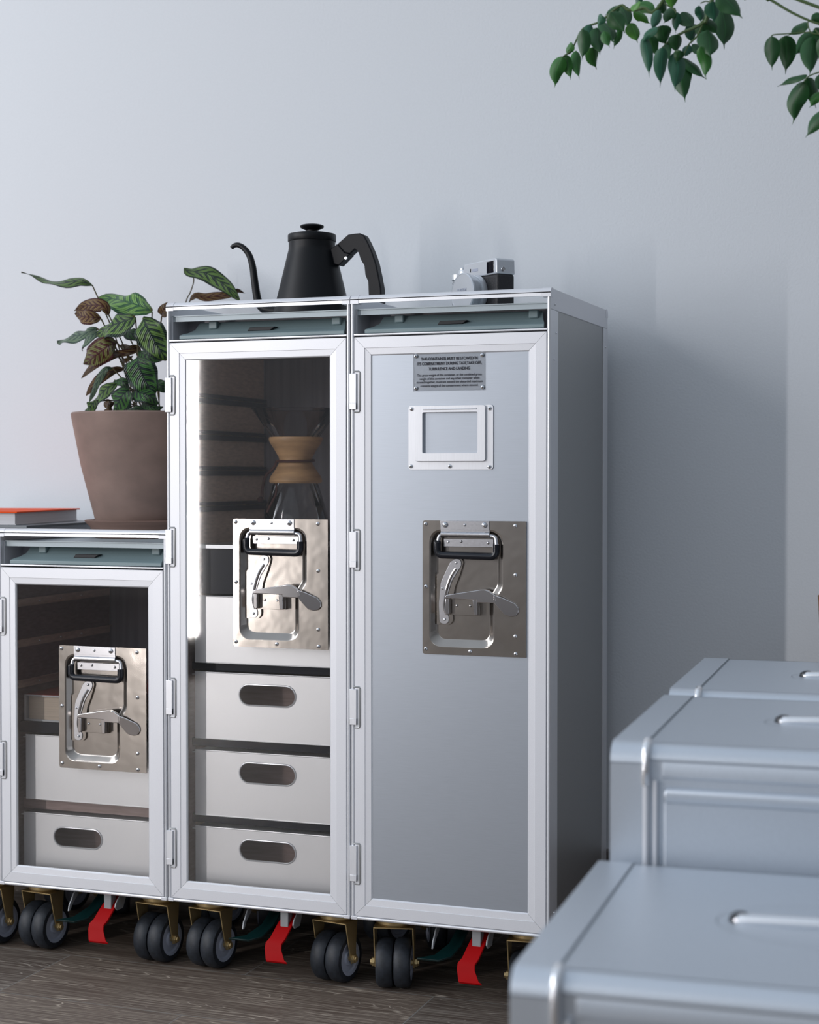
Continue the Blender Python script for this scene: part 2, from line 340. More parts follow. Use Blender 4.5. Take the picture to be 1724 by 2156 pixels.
def build_latch(door, zt, big_domes):
    """pressed steel plate with carry handle and lever, top edge at zt"""
    def X(a): return .1115+.1553*(a-125)/1350
    def Z(b): return zt-.193*(b-155)/1840
    def q(pts): return [(X(a), Z(b)) for a, b in pts]
    o0 = q([(215, 275), (1180, 275), (1180, 1060), (1070, 1240), (1070, 1890), (215, 1890)])
    o1 = q([(235, 297), (1158, 297), (1158, 1052), (1050, 1232), (1050, 1868), (235, 1868)])
    o2 = q([(285, 345), (1102, 345), (1102, 1036), (998, 1211), (998, 1808), (285, 1808)])
    o3 = q([(308, 365), (1082, 365), (1082, 1030), (980, 1205), (980, 1788), (308, 1788)])
    rr = [.021, .021, .006, .006, .020, .020]
    loops = [rounded(o, [x*k for x in rr], 8) for o, k in ((o0, 1), (o1, .92), (o2, .72), (o3, .62))]
    outer = rounded(q([(125, 155), (1475, 155), (1475, 1995), (125, 1995)]), [.004, .0005, .0005, .004], 3)
    mb = MB(); mb.holed(outer, [loops[0]], .0012, .0030)
    ys = [.0012, .0020, .0100, .0108]; n = len(loops[0]); vs = []
    for lp, y in zip(loops, ys): vs += [(x, y, z) for x, z in lp]
    fs = [(i*n+k, i*n+(k+1) % n, (i+1)*n+(k+1) % n, (i+1)*n+k) for i in range(3) for k in range(n)]
    mb.add(vs, fs, True); mb.add([(x, .0108, z) for x, z in loops[3]], [tuple(range(n))])
    # pressed island that carries the curved guide
    isl = rounded(q([(296, 885), (385, 880), (480, 690), (560, 640), (655, 700), (600, 900), (530, 1080), (505, 1420), (512, 1545), (445, 1600), (360, 1570), (296, 1600)]), .006, 4)
    mb.prism_y(isl, .0072, .0110)
    mb.build('latch_plate', STEEL, door, bevel=.0004)
    # curved guide and its slot lip
    gd = rounded(q([(350, 1010), (480, 720), (545, 670), (620, 690), (625, 770), (500, 980), (440, 1180), (415, 1400), (465, 1480), (455, 1560), (400, 1585), (335, 1560), (325, 1300)]), .004, 4)
    MB().prism_y(gd, .0058, .0073).build('curved_guide', BRITE, door, bevel=.0004)
    sl = crv([(X(a), .0060, Z(b)) for a, b in ((555, 810), (490, 920), (440, 1060), (408, 1220), (400, 1350), (432, 1450))], 6)
    MB().tube(sl, .0022, 8).build('guide_lip', CHROME, door)
    # handle bracket
    mb = MB(); mb.box(X(365), X(1005), .0000, .0014, Z(280), Z(156))
    c = [(X(370), .0026, Z(342)), (X(1010), .0026, Z(342))]
    mb.tube(c, .0046, 16)
    mb.box(X(368), X(1008), .0002, .0016, Z(310), Z(276))
    mb.box(X(396), X(1045), .0046, .0064, Z(512), Z(402))
    mb.build('handle_bracket', BRITE, door, bevel=.0003)
    pl = crv([(X(385), .0030, Z(350)), (X(345), .0022, Z(375)), (X(328), .0006, Z(470))], 5)
    pr = crv([(X(1000), .0030, Z(355)), (X(1078), .0022, Z(380)), (X(1098), .0006, Z(480))], 5)
    MB().tube(pl, .0032, 10).build('handle_wire', BRITE, door); MB().tube(pr, .0032, 10).build('handle_wire', BRITE, door)
    g = rounded([(X(328), Z(462)), (X(328), Z(625)), (X(1098), Z(640)), (X(1098), Z(470))], [0, .009, .009, 0], 8)
    pts = [Vector((g[0][0], .0004, g[0][1]))]
    for x, z in g[1:]:
        p = Vector((x, -.0006-.0008*(1-(x-X(328))*0), z))
        if (p-pts[-1]).length > 2e-4: pts.append(p)
    MB().tube(pts, .0051, 12).build('handle_grip', BLKP, door)
    # lever with its block
    mb = MB(); mb.prism_y(rounded(q([(495, 1225), (865, 1225), (865, 1450), (495, 1450)]), .001, 2), .0060, .0110)
    mb.build('lever_block', STEEL, door, bevel=.0004)
    lv = q([(440, 1222), (448, 1178), (480, 1165), (600, 1142), (750, 1115), (910, 1085), (960, 1083), (1010, 1098), (1060, 1130), (1110, 1162), (1110, 1240), (1075, 1265), (860, 1262), (858, 1228), (500, 1218)])
    mb = MB(); mb.prism_y(lv, -.0062, .0000)
    mb.prism_y(q([(440, 1222), (492, 1222), (492, 1430), (455, 1450), (436, 1400)]), -.0035, .0052)
    mb.prism_y(q([(795, 1222), (860, 1228), (860, 1442), (815, 1442)]), -.0035, .0052)
    pd = [(1075, 1150), (1180, 1185), (1340, 1262), (1385, 1325), (1385, 1385), (1350, 1432), (1290, 1447), (1215, 1425), (1160, 1362), (1080, 1262)]
    n = len(pd); vs = []
    for dy in (0, .0026):
        for a, b in pd: vs.append((X(a), -.0064+dy+.0052*max(0, (a-1100))/290, Z(b)))
    mb.add(vs, [tuple(range(n)), tuple(range(2*n-1, n-1, -1))]+[(i, i+n, (i+1) % n+n, (i+1) % n) for i in range(n)])
    mb.build('latch_lever', CHROME, door, bevel=.0009, segs=3)
    for a, b in ((168, 203), (1337, 218), (1340, 883), (1340, 1712), (1345, 1950), (755, 1938), (170, 1925), (172, 1065)):
        inst('rivet', RV, door, (X(a), .0012, Z(b)))
    for a in (430, 943): inst('rivet', rb if big_domes else RV, door, (X(a), 0, Z(212)), scale=None if big_domes else (1.3, 1.3, 1.3))
    for a, b, y in ((686, 212, 0), (455, 450, .0046), (625, 440, .0046), (977, 455, .0046), (555, 735, .0058), (377, 1088, .0058), (405, 1515, .0058), (565, 1318, .0060), (743, 1318, .0060)):
        inst('rivet', rs, door, (X(a), y, Z(b)))
    return rounded(o0, rr, 8)

CAST = {}
def caster(parent, x, y, ang, front=True):
    root = None
    if 'fork' not in CAST:
        mb = MB()
        # U-shaped sheet fork: two arms and a bridge
        for s in (-1, 1):
            xx = s*.0292
            mb.prism_x([(-.024, .094), (.010, .094), (.006, .060), (.006, .030), (-.007, .030), (-.012, .045)], xx-.0009, xx+.0009)
        mb.prism_y(rect(-.030, .030, .0925, .0945), -.024, .022)
        mb.lathe([(.024, .0945), (.027, .098), (.027, .103), (.020, .107), (.020, .110)], n=24)
        mb.box(-.031, .031, -.03, .03, .1085, .1125)
        CAST['fork'] = mb.build('caster', ZINC, bevel=.0005)
        mb = MB()
        mb.lathe([(.0265, -.0125), (.0335, -.0120), (.0365, -.0085), (.0375, 0), (.0365, .0085), (.0335, .0120), (.0265, .0125)], n=40, axis='x', closed=True)
        CAST['tyre'] = mb.build('tyre', RUBBER)
        mb = MB()
        mb.lathe([(0, -.0105), (.010, -.0115), (.012, -.009), (.020, -.009), (.022, -.0115), (.0268, -.0122), (.0268, .0122), (.022, .0115), (.020, .009), (.012, .009), (.010, .0115), (0, .0105)], n=32, axis='x')
        CAST['hub'] = mb.build('hub', HUB)
        mb = MB(); mb.lathe([(.0045, -.037), (.0045, .037)], n=6, axis='x'); mb.lathe([(.007, -.0345), (.007, -.030)], n=6, axis='x'); mb.lathe([(.007, .030), (.007, .0345)], n=6, axis='x')
        CAST['axle'] = mb.build('axle_bolt', ZINC, bevel=.0004)
        for o in CAST.values(): COL.objects.unlink(o)
    f = inst('caster', CAST['fork'], parent, (x, y, 0), (0, 0, ang))
    tr = .012
    for s in (-1, 1):
        inst('tyre', CAST['tyre'], f, (s*.0132, tr*-.3, .0375)); inst('hub', CAST['hub'], f, (s*.0132, tr*-.3, .0375))
    inst('axle_bolt', CAST['axle'], f, (0, tr*-.3, .0375))

def drawer(cart, x0, x1, z0, z1, slot, yf=.034):
    mb = MB()
    if slot:
        cx, cz, hw, hh = slot
        st = []
        for k in range(13): a = -PI/2+PI*k/12; st.append((cx+hw-hh+hh*math.cos(a), cz+hh*math.sin(a)))
        for k in range(13): a = PI/2+PI*k/12; st.append((cx-hw+hh+hh*math.cos(a), cz+hh*math.sin(a)))
        mb.holed(rect(x0, x1, z0, z1), [st], yf, yf+.0012)
    else: mb.box(x0, x1, yf, yf+.0012, z0, z1)
    mb.box(x0, x0+.0012, yf+.0012, D-.03, z0, z1-.004); mb.box(x1-.0012, x1, yf+.0012, D-.03, z0, z1-.004)
    mb.box(x0, x1, yf+.0012, D-.03, z0, z0+.0012); mb.box(x0, x1, D-.0312, D-.03, z0, z1-.004)
    mb.box(x0-.006, x1+.004, yf+.0012, D-.03, z1-.0052, z1-.0040)
    mb.tube([(x0, yf+.0006, z1-.0008), (x1, yf+.0006, z1-.0008)], .0012, 8)
    mb.tube([(x0, yf+.0012, z0+.0010), (x1, yf+.0012, z0+.0010)], .0014, 8)
    d = mb.build('drawer', DRAW, cart)
    if slot:
        MB().tube([(x, yf-.0004, z) for x, z in st], .0014, 8, closed=True).build('slot_rim', RIM, d)
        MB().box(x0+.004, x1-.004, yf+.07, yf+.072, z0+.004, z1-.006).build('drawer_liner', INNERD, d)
    return d

def trolley(x, H, label, door_kind, hinges, angs, big_domes=False):
    t = shape('service_trolley', (x, 0, 0)); tag(t, label, 'trolley', None)
    zb = .1139; zs = H-.058           # crossbar under the top slot
    for s in (0, 1):
        xx = 0 if s == 0 else W
        k = 1 if s == 0 else -1
        # corner posts: rounded front nose, flange along the side
        for fr in (0, 1):
            y0, y1 = (0, .042) if fr == 0 else (D-.030, D)
            mb = MB()
            mb.box(min(xx, xx+k*.0030), max(xx, xx+k*.0030), y0+.002, y1, zb+.003, H-.0302)
            yn = .0024 if fr == 0 else D-.0024
            mb.tube([(xx+k*.0024, yn, zb+.003), (xx+k*.0024, yn, H-.012)], .0024, 12)
            mb.box(min(xx+k*.003, xx+k*.0049), max(xx+k*.003, xx+k*.0049), y0+.0016 if fr == 0 else y1-.02, .016 if fr == 0 else y1-.001, zb+.003, H-.012)
            mb.build('corner_post', ALUP, t, bevel=.0003)
        MB().box(min(xx+k*.0012, xx+k*.004), max(xx+k*.0012, xx+k*.004), .042, D-.030, zb+.004, H-.030).build('side_panel', SIDE, t)
        # inner lining
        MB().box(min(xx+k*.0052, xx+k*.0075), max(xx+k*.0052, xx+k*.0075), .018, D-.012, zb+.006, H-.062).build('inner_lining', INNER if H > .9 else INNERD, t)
        # upper side rail, rounded at its ends
        pr = rounded([(.002, H-.030), (D-.002, H-.030), (D, H), (0, H)], [.001, .001, .012, .012], 6)
        mb = MB(); mb.prism_x([(y, z) for y, z in pr], min(xx, xx+k*.0034), max(xx, xx+k*.0034)); mb.build('side_rail', ALU, t, bevel=.0012)
        # bottom side rail
        MB().tube([(xx+k*.003, .004, zb+.002), (xx+k*.003, D-.004, zb+.002)], .0030, 10).build('bottom_rail', ALUP, t)
        if s == 1:
            for yy, zz in ((.024, H-.022), (.030, H-.062), (.020, H-.10), (.024, zb+.03), (D-.016, H-.06), (D-.016, zb+.03)):
                inst('screw', rs, t, (W, yy, zz), (0, 0, PI/2), (.8, .8, .8))
    # top front and back rails: rounded tube ends capped by corner pieces
    for yy, nm in ((0, 0), (D, 1)):
        k = 1 if yy == 0 else -1
        pr = [(0, -.0118), (0, -.006)]+[(.0072-.0072*math.cos(a), -.0072+.0072*math.sin(a)) for a in [PI/2*i/8 for i in range(9)]]+[(.0135, 0), (.0135, -.0025), (.0035, -.0035), (.0035, -.0118)]
        MB().prism_x([(yy+k*a, H+b) for a, b in pr], .0125, W-.0125).build('top_rail', ALUP, t)
        for s in (0, 1):
            x0, x1 = (.0, .0125) if s == 0 else (W-.0125, W)
            pr2 = [(0, -.0128), (0, -.006)]+[(.0078-.0078*math.cos(a), -.0074+.0078*math.sin(a)) for a in [PI/2*i/8 for i in range(9)]]+[(.015, .0004), (.015, -.0128)]
            MB().prism_x([(yy+k*(a-.0004), H+b) for a, b in pr2], x0-(.0004 if s == 0 else -.0002), x1+(.0004 if s == 1 else -.0002)).build('corner_piece', ALU, t)
    # recessed deck with its turned-down front flange
    mb = MB(); mb.box(.0034, W-.0034, .010, D-.010, H-.0210, H-.0195)
    mb.box(.0034, W-.0034, .012, .0135, H-.0285, H-.0205)
    mb.build('top_deck', PALE, t)
    # slot behind the lid
    MB().box(.005, W-.005, .060, .062, zs, H-.021).build('slot_back', INBACK, t)
    MB().box(.004, W-.004, .004, .062, zs-.0015, zs+.001).build('slot_floor', ALU, t)
    # flat inner cheeks
    for a in (.0052, W-.0066): MB().box(a, a+.0014, .010, .060, zs, H-.021).build('slot_cheek', ALU, t)
    # plastic lid with tabs and latch
    prof = [(.0035, zs+.0020), (.0035, zs+.0075), (.010, zs+.0100), (.019, zs+.0125), (.030, zs+.0180), (.036, zs+.0270), (.038, zs+.0292), (.040, zs+.0292), (.040, zs+.0020)]
    mb = MB(); n = len(prof)
    def lx(y): return .0205+.55*max(0, y-.006)
    vs = [(lx(y), y, z) for y, z in prof]+[(W-.010-.35*max(0, y-.006), y, z) for y, z in prof]
    mb.add(vs, [tuple(range(n)), tuple(range(2*n-1, n-1, -1))]+[(i, i+n, (i+1) % n+n, (i+1) % n) for i in range(n)])
    lid = mb.build('slot_lid', TEAL, t, bevel=.0008)
    for a in (.058, W-.040):
        MB().box(a, a+.014, .0275, .038, zs+.0185, zs+.0300).build('lid_tab', TEAL, lid, bevel=.0015)
    MB().prism_y([(.128, zs+.0125), (.166, zs+.0125), (.174, zs+.0180), (.132, zs+.0180)], .0175, .030).build('lid_latch', BLACK, lid, bevel=.0008)
        # crossbar
    MB().box(.0048, W-.0048, .0006, .006, zs-.0012, zs+.0012).build('crossbar', ALUP, t, bevel=.0005)
    # carcass back, top, bottom
    mb = MB(); mb.box(.004, W-.004, D-.004, D-.001, zb, H-.022); mb.build('back_panel', SIDE, t)
    mb = MB(); mb.box(.0078, W-.0078, D-.0065, D-.0045, zb+.006, H-.062); mb.build('inner_back', INBACK, t)
    MB().box(.006, W-.006, .014, D-.008, H-.066, H-.063).build('inner_top', INNERD, t)
    MB().box(.002, W-.002, .004, D-.004, zb, zb+.005).build('bottom_panel', BLACK, t)
    MB().tube([(.010, .0026, zb+.0012), (W-.010, .0026, zb+.0012)], .0028, 12).build('front_bottom_rail', ALUP, t)
    for a in (0, W-.010): MB().box(a, a+.010, -.0004, .008, zb-.0014, zb+.0040).build('bottom_corner', ALU, t, bevel=.0008)
    # door
    z0, z1 = zb+.0045, zs-.0035; x0, x1 = .0058, W-.0054
    mb = MB(); door_frame(mb, x0, x1, z0, z1)
    door = mb.build('door', ALU, t)
    zt = .7016 if H > .9 else .4998
    hole = build_latch(door, zt, big_domes)
    wx0, wx1, wz0, wz1 = x0+.0268, x1-.0268, z0+.0268, z1-.0268
    mb = MB(); mb.holed(rect(wx0, wx1, wz0, wz1), [hole], .0032, .0056)
    mb.build('door_panel' if door_kind == 'solid' else 'door_pane', PANEL if door_kind == 'solid' else ACRYL, door)
    for hz in hinges:
        mb = MB(); mb.box(-.0010, .0098, -.0030, .0012, hz-.0525, hz); mb.box(-.0010, .0098, -.0034, .0012, hz-.0525, hz-.043)
        h = mb.build('hinge', ALUP, t, bevel=.0005)
        pts = [(.0102, -.0003, hz+.0030), (.0130, -.0003, hz+.0030), (.0146, -.0003, hz+.0010), (.0146, -.0003, hz-.054), (.0130, -.0003, hz-.0565), (.0060, -.0003, hz-.0565)]
        MB().tube([(.0045, -.0003, hz+.0030)]+pts[1:], .0013, 8).build('hinge_gasket', SIDE, h)
    # casters
    caster(t, .046, .062, angs[0]); caster(t, W-.046, .062, angs[1]); caster(t, .046, D-.062, .5); caster(t, W-.046, D-.062, -.3)
    # pedals and their brackets
    MB().prism_x([(.022, .112), (.022, .108), (.016, .104), (.010, .096), (.004, .090), (.001, .080), (.006, .080), (.014, .090), (.03, .100), (.04, .112)], .125, .1275).build('pedal_bracket', CASTG, t, bevel=.0008)
    MB().prism_x([(.03, .112), (.016, .104), (.008, .098), (.006, .092), (.012, .086), (.03, .086), (.045, .112)], .206, .2085).build('pedal_bracket', CASTG, t, bevel=.0008)
    MB().box(.183, .196, .014, .030, .086, .112).build('pivot_block', CASTG, t, bevel=.0008)
    def strip(path, w, th, name, m):
        mb = MB(); n = len(path)
        vs = []
        for (px_, py_, pz_, ww) in path:
            vs += [(px_-ww/2, py_, pz_), (px_+ww/2, py_, pz_), (px_+ww/2, py_+th*.6, pz_-th), (px_-ww/2, py_+th*.6, pz_-th)]
        fs = [(0, 1, 2, 3), tuple(4*(n-1)+i for i in (3, 2, 1, 0))]
        for i in range(n-1):
            for k in range(4): fs.append((4*i+k, 4*i+(k+1) % 4, 4*i+4+(k+1) % 4, 4*i+4+k))
        mb.add(vs, fs); mb.build(name, m, t, bevel=.0005)
    strip([(.196, .050, .112, .024), (.190, .018, .092, .024), (.184, .002, .072, .025), (.180, -.004, .066, .026), (.180, -.006, .058, .027), (.186, -.012, .044, .031), (.1895, -.014, .042, .034)], 0, .003, 'brake_pedal', RED)
    strip([(.152, .075, .100, .018), (.147, .045, .078, .020), (.136, .020, .0665, .026), (.118, .004, .0640, .034)], 0, .003, 'release_pedal', GREEN)
    return t, door

G = .0018
X3 = -W; X2 = X3-G-W; X1 = X2-G-W; H1 = .6824
hz = [.9156, .684, .453, .222]
t3, d3 = trolley(X3, 1.030, 'tall aluminium trolley with solid grey door, warning placard and empty card frame', 'solid', hz, (.25, .1), True)
t2, d2 = trolley(X2, 1.030, 'tall aluminium trolley with clear door showing drawers and a glass coffee maker', 'glass', hz, (-.14, -.16))
t1, d1 = trolley(X1, H1, 'half-height aluminium trolley with clear door, under the plant and orange book', 'glass', [.5695, .340], (-.12, -.10))
# the row continues to the left of the frame: next small trolley
t0, d0 = trolley(X1-G-W, H1, 'half-height aluminium trolley at the left end, only its caster in view', 'glass', [.5695, .340], (.0, -.1))
for t in (t0, t1, t2, t3): t['group'] = 'aluminium service trolleys along the wall'

# --- inside of trolley 2 (local coordinates of the trolley)
def runner(cart, side, z, dark=True):
    x = .0075 if side == 0 else W-.0075; k = 1 if side == 0 else -1
    xa, xb = sorted((x, x+k*.006))
    if dark:
        mb = MB(); mb.box(xa, xb, .02, D-.014, z-.0088, z-.0008); mb.box(xa, xb, .02, D-.014, z+.0008, z+.0062)
        mb.build('shelf_runner', NAVY, cart)
    else:
        mb = MB(); xa, xb = sorted((x, x+k*.002)); mb.box(xa, xb, .02, D-.014, z-.006, z+.006)
        xa, xb = sorted((x, x+k*.005)); mb.box(xa, xb, .02, D-.014, z+.0055, z+.0070)
        r = mb.build('shelf_runner', INNER, cart)
        for yy in (.04, .105, .17, .235): inst('rivet', rs, r, (x+k*.002, yy, z), (0, 0, PI/2 if k > 0 else -PI/2))
for z in (.890, .832, .775, .718):
    for s in (0, 1): runner(t2, s, z)
mb = MB(); mb.box(.012, W-.012, .036, D-.02, .6565, .6585); mb.box(.012, W-.012, .034, .036, .6545, .6600)
mb.build('shelf', ALUP, t2)
MB().box(.016, W-.014, .042, D-.03, .5835, .6540).build('dark_space_block', NAVY, t2, bevel=.001)  # solid dark block standing in for the shaded open space under the shelf
DX0, DX1 = .0300, W-.020
for z0, z1, sz in ((.4780, .5815, .546), (.3605, .4640, .4315), (.2415, .3430, .3120), (.1290, .2245, .1935)):
    drawer(t2, DX0, DX1, z0, z1, (.1528, sz, .0470, .0158))
for z in (.4705, .3515, .2330):
    MB().box(.013, W-.013, .050, D-.03, z-.0058, z+.0062).build('drawer_gap_shade', NAVY, t2)  # dark blocks painting the shade in the gaps between drawers
MB().box(.008, .0165, .034, .060, .13, .57).build('guide_strip', INNERD, t2)
# --- inside of trolley 1
for z in (.560, .494, .428): 
    for s in (0, 1): runner(t1, s, z, False)
MB().box(.012, W-.012, .042, D-.03, .3520, .3695).build('shelf', NAVY, t1, bevel=.001)
drawer(t1, .0285, W-.012, .2460, .3500, None)
drawer(t1, .0240, W-.012, .1290, .2245, (.1245, .1890, .0440, .0155))
MB().box(.013, W-.013, .052, D-.03, .2270, .2440).build('drawer_gap_shade', INNERD, t1)  # block that fills the shaded gap between the two drawers

# --- placard and card frame on the solid door
def dz(px, py): v = at(px, py, 0.0); return v.x-X3, v.z
a, b = dz(869, 746), dz(1021, 821)
mb = MB().prism_y(rect(a[0], b[0], b[1], a[1]), .0026, .0032); mb.build('placard', PLAC, d3)
for px, py in ((874.5, 750), (1014, 747.5), (874.5, 817.5), (1015, 815)):
    p = dz(px, py); inst('rivet', RV, d3, (p[0], .0026, p[1]))
def text(body, size, cx, z, parent, name, y, bold=0.0, wid=None, mt=INK, rot=(PI/2, 0, 0), ex=.00008):
    c = bpy.data.curves.new(name, 'FONT'); c.body = body; c.size = size; c.align_x = 'CENTER'; c.align_y = 'CENTER'; c.offset = bold; c.extrude = ex
    c.materials.append(mt)
    o = bpy.data.objects.new(name, c); COL.objects.link(o); o.parent = parent; o.location = (cx, y, z); o.rotation_euler = rot
    bpy.context.view_layer.update()
    dim = o.dimensions.x
    me = bpy.data.meshes.new_from_object(o.evaluated_get(bpy.context.evaluated_depsgraph_get()))
    bpy.data.objects.remove(o); o = bpy.data.objects.new(name, me); COL.objects.link(o); o.parent = parent
    o.location = (cx, y, z); o.rotation_euler = rot
    if wid: o.scale = (wid/max(1e-6, dim), 1, 1)
    return o
cx = dz(944, 780)[0]
for body, px0, px1, py in (('THIS CONTAINER MUST BE STOWED IN', 885, 1004, 756.3), ('ITS COMPARTMENT DURING TAXI,TAKE OFF,', 876.5, 1012.5, 766.6), ('TURBULENCE AND LANDING', 901, 988, 777)):
    p, r = dz(px0, py), dz(px1, py); text(body, .0058, (p[0]+r[0])/2, p[1], d3, 'placard_heading', .0024, .00013, r[0]-p[0])
for body, px0, px1, py in (('The gross weight of this container, or the combined gross', 877, 1012.5, 790.5), ('weight of this container and any other container when', 881.5, 1008, 797.9), ('stowed together, must not exceed the placarded maximum', 875.5, 1014.5, 805.1), ('contents weight of the compartment where stowed.', 884, 1005, 812.5)):
    p, r = dz(px0, py), dz(px1, py); text(body, .0047, (p[0]+r[0])/2, p[1], d3, 'placard_text', .0024, .00005, r[0]-p[0])
def zr(ax, ay, bx, by):    # region of enlarged view of the card frame -> local rectangle
    s = 1724/580; p, r = dz(720+ax/s, 580+ay/s), dz(720+bx/s, 580+by/s); return p[0], r[0], r[1], p[1]
x0, x1, z0, z1 = zr(412, 815, 944, 1216); u0, u1, v0, v1 = zr(506, 858, 850, 1110); r0, r1, s0, s1 = zr(458, 818, 898, 1162)
mb = MB(); mb.holed(rounded(rect(x0, x1, z0, z1), .005, 4), [rounded(rect(r0, r1, s0, z1-.002), .004, 4)], .0016, .0032)
mb.build('card_frame', ALUP, d3, bevel=.0005)
mb = MB(); mb.holed(rounded(rect(r0, r1, s0, z1-.0005), .004, 4), [rounded(rect(u0, u1, v0, v1), .0022, 4)], -.0022, .0034)
mb.tube([(u0+.001, -.0022, v1+.0045), (u1-.001, -.0022, v1+.0045)], .0012, 8)
mb.build('card_pocket', ALUP, d3, bevel=.0012)
for ax, ay in ((434, 836), (923, 832), (430, 1195), (673, 1195), (920, 1198)):
    a_, _, _, c_ = zr(ax, ay, ax+1, ay+1); inst('rivet', RV, d3, (a_, .0016, c_))

# ---------------------------------------------------------------- kettle on the middle trolley
DK = 1.030-.0192
kc = Vector((-.4285, .150, DK))
t = shape('gooseneck_kettle', kc); tag(t, 'matte black gooseneck kettle with round lid knob, standing on the clear-door trolley', 'kettle')
MB().lathe([(0, .0002), (.060, .0002), (.0625, .002), (.0630, .006), (.0545, .038), (.0455, .075), (.0395, .100), (.0372, .109), (.0366, .113), (.0366, .1225), (.034, .1225)], n=64).build('kettle_body', KETTLE, t)
MB().lathe([(.0375, .1228), (.0380, .1235), (.0380, .1325), (.0372, .1342), (.030, .1358), (.010, .1370), (0, .1372)], n=64).build('lid', KETTLE, t)
MB().lathe([(.0092, .1360), (.0090, .1395), (.0092, .1410), (.0125, .1425), (.0180, .1450), (.0190, .1468), (.0180, .1488), (.0120, .1502), (0, .1506)], n=40).build('lid_knob', KHAND, t)
sp = [at(x_, y_, .150)-kc for x_, y_ in ((612, 655), (575, 655), (556, 650), (546, 640), (541, 625), (536, 592), (532, 562), (525, 538), (514, 523), (502, 516), (493, 517), (487.5, 522))]
sp = crv(sp, 5); m_ = len(sp)
MB().tube(sp, [.0082-.0048*min(1, i/m_*1.05) for i in range(m_)], 16).build('spout', KETTLE, t)
ho = [(1172, 312), (1280, 217), (1340, 208), (1395, 203), (1440, 222), (1480, 295), (1520, 385), (1560, 500), (1590, 640), (1612, 760), (1618, 905), (1600, 925), (1510, 925), (1490, 905), (1484, 790), (1480, 690), (1452, 625), (1442, 530), (1402, 460), (1385, 400), (1350, 366), (1300, 415), (1245, 400)]
hp = [at(470+a/4.789, 450+b/4.789, .150)-kc for a, b in ho]
MB().prism_y([(p.x, p.z) for p in hp], -.0095, .0095).build('handle', KHAND, t, bevel=.0055, segs=4)
hb = [at(470+a/4.789, 450+b/4.789, .150)-kc for a, b in [(1080, 385), (1172, 312), (1245, 400), (1300, 415), (1190, 528), (1120, 510)]]
MB().prism_y([(p.x, p.z) for p in hb], -.0100, .0100).build('handle_bracket', KHAND, t, bevel=.0012)
p = at(470+1235/4.789, 450+447/4.789, .139)-kc
MB().lathe([(0, -.0012), (.0024, -.001), (.0026, 0)], n=14, axis='y').build('bracket_screw', RIVET, t, loc=(p.x, -.0100, p.z))

# ---------------------------------------------------------------- camera on the tall solid trolley
ang = math.atan2(.613, -.790)       # body axis from the near corner
t = shape('compact_camera', (-.1147, .120, DK), 0); tag(t, 'small silver and black film-style camera with capped lens on the solid-door trolley', 'camera')
ax = Vector((-.790, .613, 0)); nn = Vector((-.613, -.790, 0))
R = Matrix(((ax.x, -nn.x, 0), (ax.y, -nn.y, 0), (0, 0, 1))).to_4x4()     # local x along the body, local y backwards
def cam_part(mb, name, m, bevel=0, segs=2):
    mb.v = [tuple(R @ Vector(v)) for v in mb.v]; return mb.build(name, m, t, bevel=bevel, segs=segs)
cam_part(MB().box(0, .124, 0, .032, 0, .0575), 'camera_body', CAML, .004, 3)
mb = MB()
mb.prism_y([(0, .0570), (.124, .0570), (.124, .0660), (.092, .0668), (.088, .0800), (.006, .0810), (.001, .0790)], -.0006, .0330)
cam_part(mb, 'top_plate', CAMS, .0022, 3)
mb = MB(); mb.lathe([(.0105, .066), (.0105, .0725), (.0098, .0735), (0, .0735)], (.108, .015, 0), 28); mb.lathe([(.0050, .073), (.0048, .0765), (.0030, .0785), (0, .0785)], (.112, .013, 0), 20)
cam_part(mb, 'shutter_dial', CAMS)
cam_part(MB().lathe([(.0105, 0.058), (.0108, .066)], (.110, .004, 0), 24), 'front_grip_ring', CAMS)
cam_part(MB().box(.0085, .0270, -.0012, .001, .0590, .0770), 'viewfinder_window', LENSG, .0008)
cam_part(MB().box(.0500, .0660, -.0010, .001, .0655, .0700), 'flash_window', HUB, .0005)
cam_part(MB().box(.0690, .0715, -.0010, .001, .0655, .0710), 'sensor_window', LENSG, .0005)
mb = MB(); mb.tube([(-.0012, .010+.0028*math.cos(a), .0640+.0028*math.sin(a)) for a in [2*PI*k/12 for k in range(12)]], .0008, 6, closed=True)
mb.lathe([(.0022, -.0022), (.0018, .001)], (0, .010, .064), 12, 'x'); cam_part(mb, 'strap_lug', RIVET)
cam_part(MB().box(.012, .105, .0325, .0365, .052, .076), 'eyepiece_block', CAML, .002)
lc = (.052, 0, .0312)
cam_part(MB().lathe([(.0275, -.0005), (.0285, -.004), (.0275, -.009), (.0262, -.0095), (.0262, -.0150), (.0285, -.0155), (.0290, -.0220)], lc, 48, 'y'), 'lens_barrel', CAMS)
cam_part(MB().lathe([(.0300, -.0225), (.0303, -.0235), (.0303, -.0275), (.0290, -.0290), (.0280, -.0290), (.0278, -.0285), (0, -.0287)], lc, 48, 'y'), 'lens_cap', CAMS)
o = text('FUJIFILM', .0066, 0, 0, t, 'lens_cap_text', 0, .00005, None, HUB, ex=.0001)
rt_ = (-nn).cross(Vector((0, 0, 1)))
o.matrix_local = Matrix.Translation(R @ Vector((lc[0], -.0290, lc[2]+.004))) @ Matrix(((rt_.x, 0, nn.x), (rt_.y, 0, nn.y), (0, 1, 0))).to_4x4()

